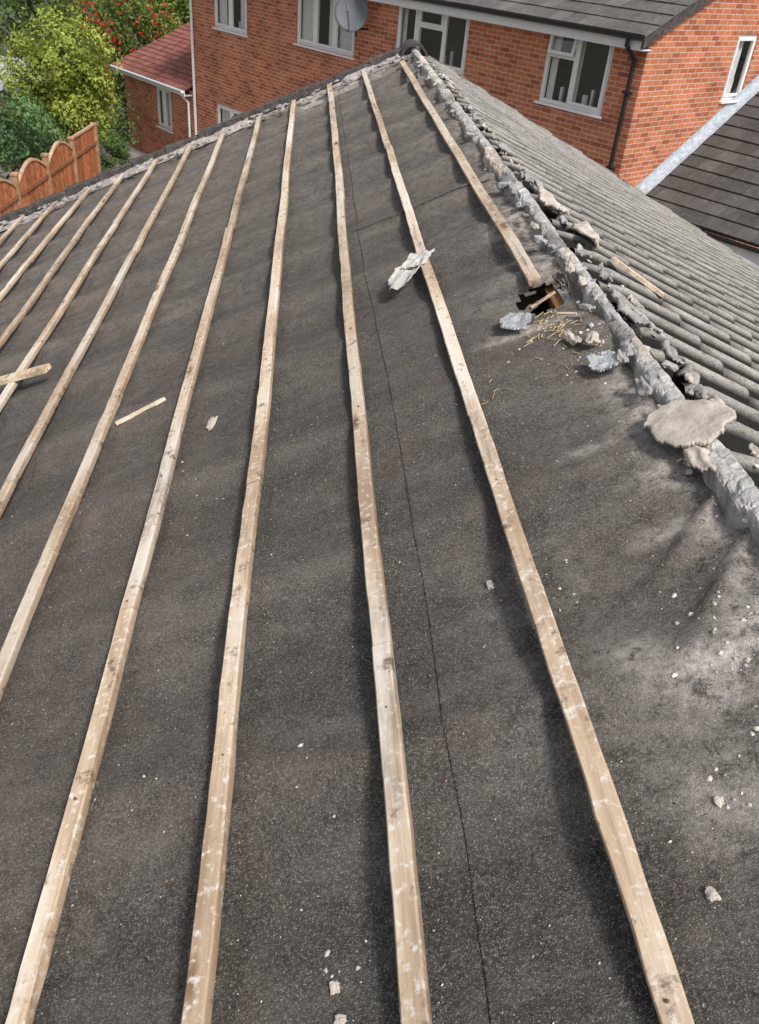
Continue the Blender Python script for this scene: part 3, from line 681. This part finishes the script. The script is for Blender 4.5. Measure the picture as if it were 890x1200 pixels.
# ------------------------------------------------------------------ ground
k=NM("grass_ground",.95,.1); vv_=k.coord(); n1=k.noise(vv_,.5,6,.6); n2=k.noise(vv_,9,5,.7)
c=k.ramp(n1,[(.35,(.075,.085,.05)),(.65,(.13,.13,.095))]); c=k.mix(1.,c,k.ramp(n2,[(.3,.6),(.7,1.4)]),'MULTIPLY'); k.col(c); k.bump(n2,.6,.05)
obj("ground",[(-400,-400,0),(400,-400,0),(400,400,0),(-400,400,0)],[(0,1,2,3)],k.m)
k=NM("paving",.9,.2); v_=k.coord(); n=k.noise(v_,3,5,.6); k.col(k.ramp(n,[(.3,(.20,.18,.16)),(.7,(.34,.31,.28))]))
obj("patio_paving",[(-18,-7,.004),(3,-7,.004),(3,-.0,.004),(-18,-.0,.004)],[(0,1,2,3)],k.m,H)

# ------------------------------------------------------------------ foliage
def foliage(name,lobes,n,size,c0,c1,trunk=None,seed=0,accent=None,acc=0.):
    r=np.random.default_rng(seed); par=empty(name)
    tot=sum(l[3]*l[4]*l[5] for l in lobes); V=[];C=[]
    for (x,y,z,a,b,c) in lobes:
        m=int(n*a*b*c/tot); d=r.normal(size=(m,3)); d/=np.linalg.norm(d,axis=1)[:,None]
        az=np.arctan2(d[:,1],d[:,0]); lump=.68+.6*vn(az*2.2+x*3,d[:,2]*3.2+z*5,seed%20+200)
        rad=(r.random(m)**.38)*lump
        p=d*rad[:,None]*np.array((a,b,c))+np.array((x,y,z))
        g=vn(p[:,0]*3.6+p[:,2]*2,p[:,1]*3.6+p[:,2]*3.6,seed%20+230)
        ok=g>.30; p=p[ok];d=d[ok];rad=rad[ok];g=g[ok];m=len(p)
        nn=d+r.normal(size=(m,3))*.7+np.array((0,0,.4)); nn/=np.linalg.norm(nn,axis=1)[:,None]
        t=np.cross(nn,r.normal(size=(m,3))); t/=np.linalg.norm(t,axis=1)[:,None]; s=np.cross(nn,t)
        L_=size*(.6+.8*r.random(m))[:,None]; Wd=L_*.5
        q=np.stack([p-t*L_*.5,p+s*Wd*.5-t*L_*.05,p+t*L_*.5-nn*L_*.12,p-s*Wd*.5-t*L_*.05],1)
        V.append(q.reshape(-1,3))
        k=(.5*sm(.3,.8,g)+.5*r.random(m))[:,None]; col=np.array(c0)*(1-k)+np.array(c1)*k
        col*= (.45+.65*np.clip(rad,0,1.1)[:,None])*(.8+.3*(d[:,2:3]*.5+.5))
        if accent is not None:
            ac=(vn(p[:,0]*4,p[:,1]*4+p[:,2]*4,seed%20+260)>.62)&(r.random(m)<acc); col[ac]=np.array(accent)*(.6+.7*r.random((ac.sum(),1)))
        C.append(np.repeat(col,4,0))
    V=np.concatenate(V);C=np.concatenate(C); F=np.arange(len(V)).reshape(-1,4)
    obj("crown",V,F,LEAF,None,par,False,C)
    if trunk:
        m=MB(); tx,ty,tz,tr=trunk; top=Vector((tx,ty,tz)); m.cyl((tx+.1,ty,0),top,tr,tr*.6,n=9)
        for (x,y,z,a,b,c) in lobes:
            e=Vector((x,y,z)); mid=(top+e)/2+Vector((random.uniform(-.1,.1),0,.1)); m.cyl(top,mid,tr*.5,tr*.33,n=7); m.cyl(mid,e,tr*.33,tr*.15,n=6)
            for _ in range(3):
                m.cyl(e,e+Vector((random.uniform(-a,a)*.6,random.uniform(-b,b)*.6,random.uniform(0,c)*.7)),tr*.15,tr*.04,n=5)
        m.make("trunk_and_limbs",BARK,None,par)
    return par
foliage("garden_tree",[(-5.85,23.4,2.9,1.15,1.1,1.0),(-6.6,23.2,2.4,.9,.8,.8),(-5.35,23.4,2.2,.75,.7,.8),(-5.9,23.3,1.6,1.1,1.,.8)],17000,.10,(.18,.24,.035),(.46,.52,.10),(-5.9,23.4,1.5,.09),1)
foliage("ivy_bush",[(-6.1,18.9,2.1,.9,1.0,.7),(-6.9,18.2,1.8,1.0,1.2,.9),(-6.6,17.0,1.2,1.0,1.2,.9),(-5.75,19.9,1.7,.6,.8,.7)],16000,.09,(.04,.10,.04),(.22,.36,.14),(-6.5,18.4,.8,.07),2)
foliage("garden_shrub",[(-4.75,22.3,.75,.5,.5,.7)],3500,.08,(.05,.10,.02),(.18,.28,.06),(-4.75,22.3,.3,.04),3)
foliage("flowering_shrub",[(-5.6,29.5,3.0,1.4,1.2,1.2),(-4.4,29.8,2.6,1.2,1.,1.),(-5.2,29.5,1.6,1.8,1.2,1.3)],12000,.12,(.06,.11,.02),(.26,.36,.07),(-5.3,29.6,1.,.08),4,(.60,.05,.04),.7)
foliage("ornamental_tree",[(-3.4,31.5,3.6,1.4,1.3,1.5),(-2.4,32.5,3.0,1.5,1.3,1.5),(-4.6,32.5,3.8,1.2,1.2,1.4)],12000,.13,(.07,.14,.02),(.32,.46,.09),(-3.3,32,1.6,.12),5)
foliage("background_trees",[(-9,32,3,2.2,2,2.4),(-12,31,3,2.4,2,2.6),(-7,34.5,3.6,2.2,2,2.6),(-4,37,3,2.6,2,3.6),(-1,38,3,2.6,2,3.6),(-10,38,4.,3,2,3.2),(-15,36,3.6,3,2,3.6),(-6,40,5,3,2,2.6)],34000,.19,(.04,.08,.025),(.22,.32,.08),None,6)
foliage("low_hedge",[(-8.2,21.5,1.2,1.4,1.8,1.2),(-7.6,24.5,1.0,1.2,1.,1.),(-5.3,25.5,.9,.8,.8,.8),(-6.6,26.5,1.2,1.5,.8,1.2)],12000,.10,(.04,.08,.025),(.20,.30,.08),None,7)
# ------------------------------------------------------------------ fence
fence=empty("wooden_fence"); a=Vector((-5.55,15.2,0)); b=Vector((-4.95,21.6,0)); d=(b-a); Ln=d.length; d.normalize(); nn=Vector((d.y,-d.x,0))
FM=frame(d,nn,(0,0,1),a); m=MB(); npan=4; pl=Ln/npan
for p in range(npan):
    x0=p*pl; n=14; arch=p<3
    for i in range(n):
        xa=x0+.06+(pl-.12)*i/n; xb=xa+(pl-.12)/n-.008; t=(i+.5)/n
        top=1.55+(.28*math.sin(math.pi*t) if arch else .2)
        g=random.uniform(.7,1.25); m.box(xa,xb,-.01,.01+random.uniform(0,.004),.08,top,(.42*g,.16*g,.07*g))
    k=12
    for i in range(k):
        t0,t1=i/k,(i+1)/k; A0=x0+.06+(pl-.12)*t0;B0=x0+.06+(pl-.12)*t1
        za=1.55+(.28*math.sin(math.pi*t0) if arch else .2);zb=1.55+(.28*math.sin(math.pi*t1) if arch else .2)
        m.add([(A0,-.03,za-.01),(B0,-.03,zb-.01),(B0,.035,zb-.01),(A0,.035,za-.01),(A0,-.03,za+.035),(B0,-.03,zb+.035),(B0,.035,zb+.035),(A0,.035,za+.035)],[(0,1,5,4),(4,5,6,7),(2,3,7,6),(0,3,2,1),(0,4,7,3),(1,2,6,5)],(.50,.33,.21))
    for z in(.35,1.35): m.box(x0+.06,x0+pl-.06,.015,.045,z,z+.07,(.28,.12,.06))
for p in range(npan+1): m.box(p*pl-.05,p*pl+.05,-.05,.05,0,1.75,(.42,.24,.14)); m.box(p*pl-.065,p*pl+.065,-.065,.065,1.751,1.79,(.45,.28,.17))
m.make("panels",FENCE,FM,fence)
shed=empty("garden_shed"); m=MB(); m.box(-9.2,-7.0,24.2,26.2,0,1.9,(.22,.15,.10)); m.make("shed_walls",FENCE,None,shed)
v=[];f=[]
for i in range(61):
    x=-9.4+2.6*i/60; z=.02*math.sin(i*1.57); v+=[(x,24.0,1.92+z),(x,26.4,2.35+z)]
    if i: f.append((2*i-2,2*i,2*i+1,2*i-1))
obj("corrugated_roof",v,f,GROOF,None,shed,True)

# ------------------------------------------------------------------ light, camera
w=bpy.data.worlds.new("World"); scn.world=w; w.use_nodes=True; nt=w.node_tree
sky=nt.nodes.new("ShaderNodeTexSky"); sky.sky_type='NISHITA'; sky.sun_disc=False
SE=math.radians(52); az=math.radians(150)
sky.sun_elevation=SE; sky.sun_rotation=az; sky.air_density=1.; sky.dust_density=3.
hs=nt.nodes.new("ShaderNodeHueSaturation"); hs.inputs["Saturation"].default_value=.4
nt.links.new(sky.outputs[0],hs.inputs["Color"]); bg=nt.nodes["Background"]; nt.links.new(hs.outputs[0],bg.inputs[0]); bg.inputs[1].default_value=.145
sd=Vector((math.sin(az)*math.cos(SE),math.cos(az)*math.cos(SE),math.sin(SE)))
sl=bpy.data.lights.new("sun","SUN"); sl.energy=3.2; sl.angle=math.radians(10); sl.color=(1,.97,.93)
so=bpy.data.objects.new("sun",sl); bpy.context.collection.objects.link(so); so.rotation_euler=sd.to_track_quat('Z','Y').to_euler()
cd=bpy.data.cameras.new("camera"); cam=bpy.data.objects.new("camera",cd); bpy.context.collection.objects.link(cam)
r=Vector((.9946,-.0645,.0804)).normalized(); bk=Vector((-.0991,-.8132,.5731)); bk=(bk-r*bk.dot(r)).normalized(); up=bk.cross(r)
cam.matrix_world=frame(r,up,bk,(0,0,CAMZ)); cd.sensor_fit='VERTICAL'; cd.sensor_height=36; cd.lens=984/1200*36; cd.clip_start=.02; cd.clip_end=2000
scn.camera=cam
scn.view_settings.view_transform='Standard'; scn.view_settings.look='None'; scn.view_settings.exposure=0
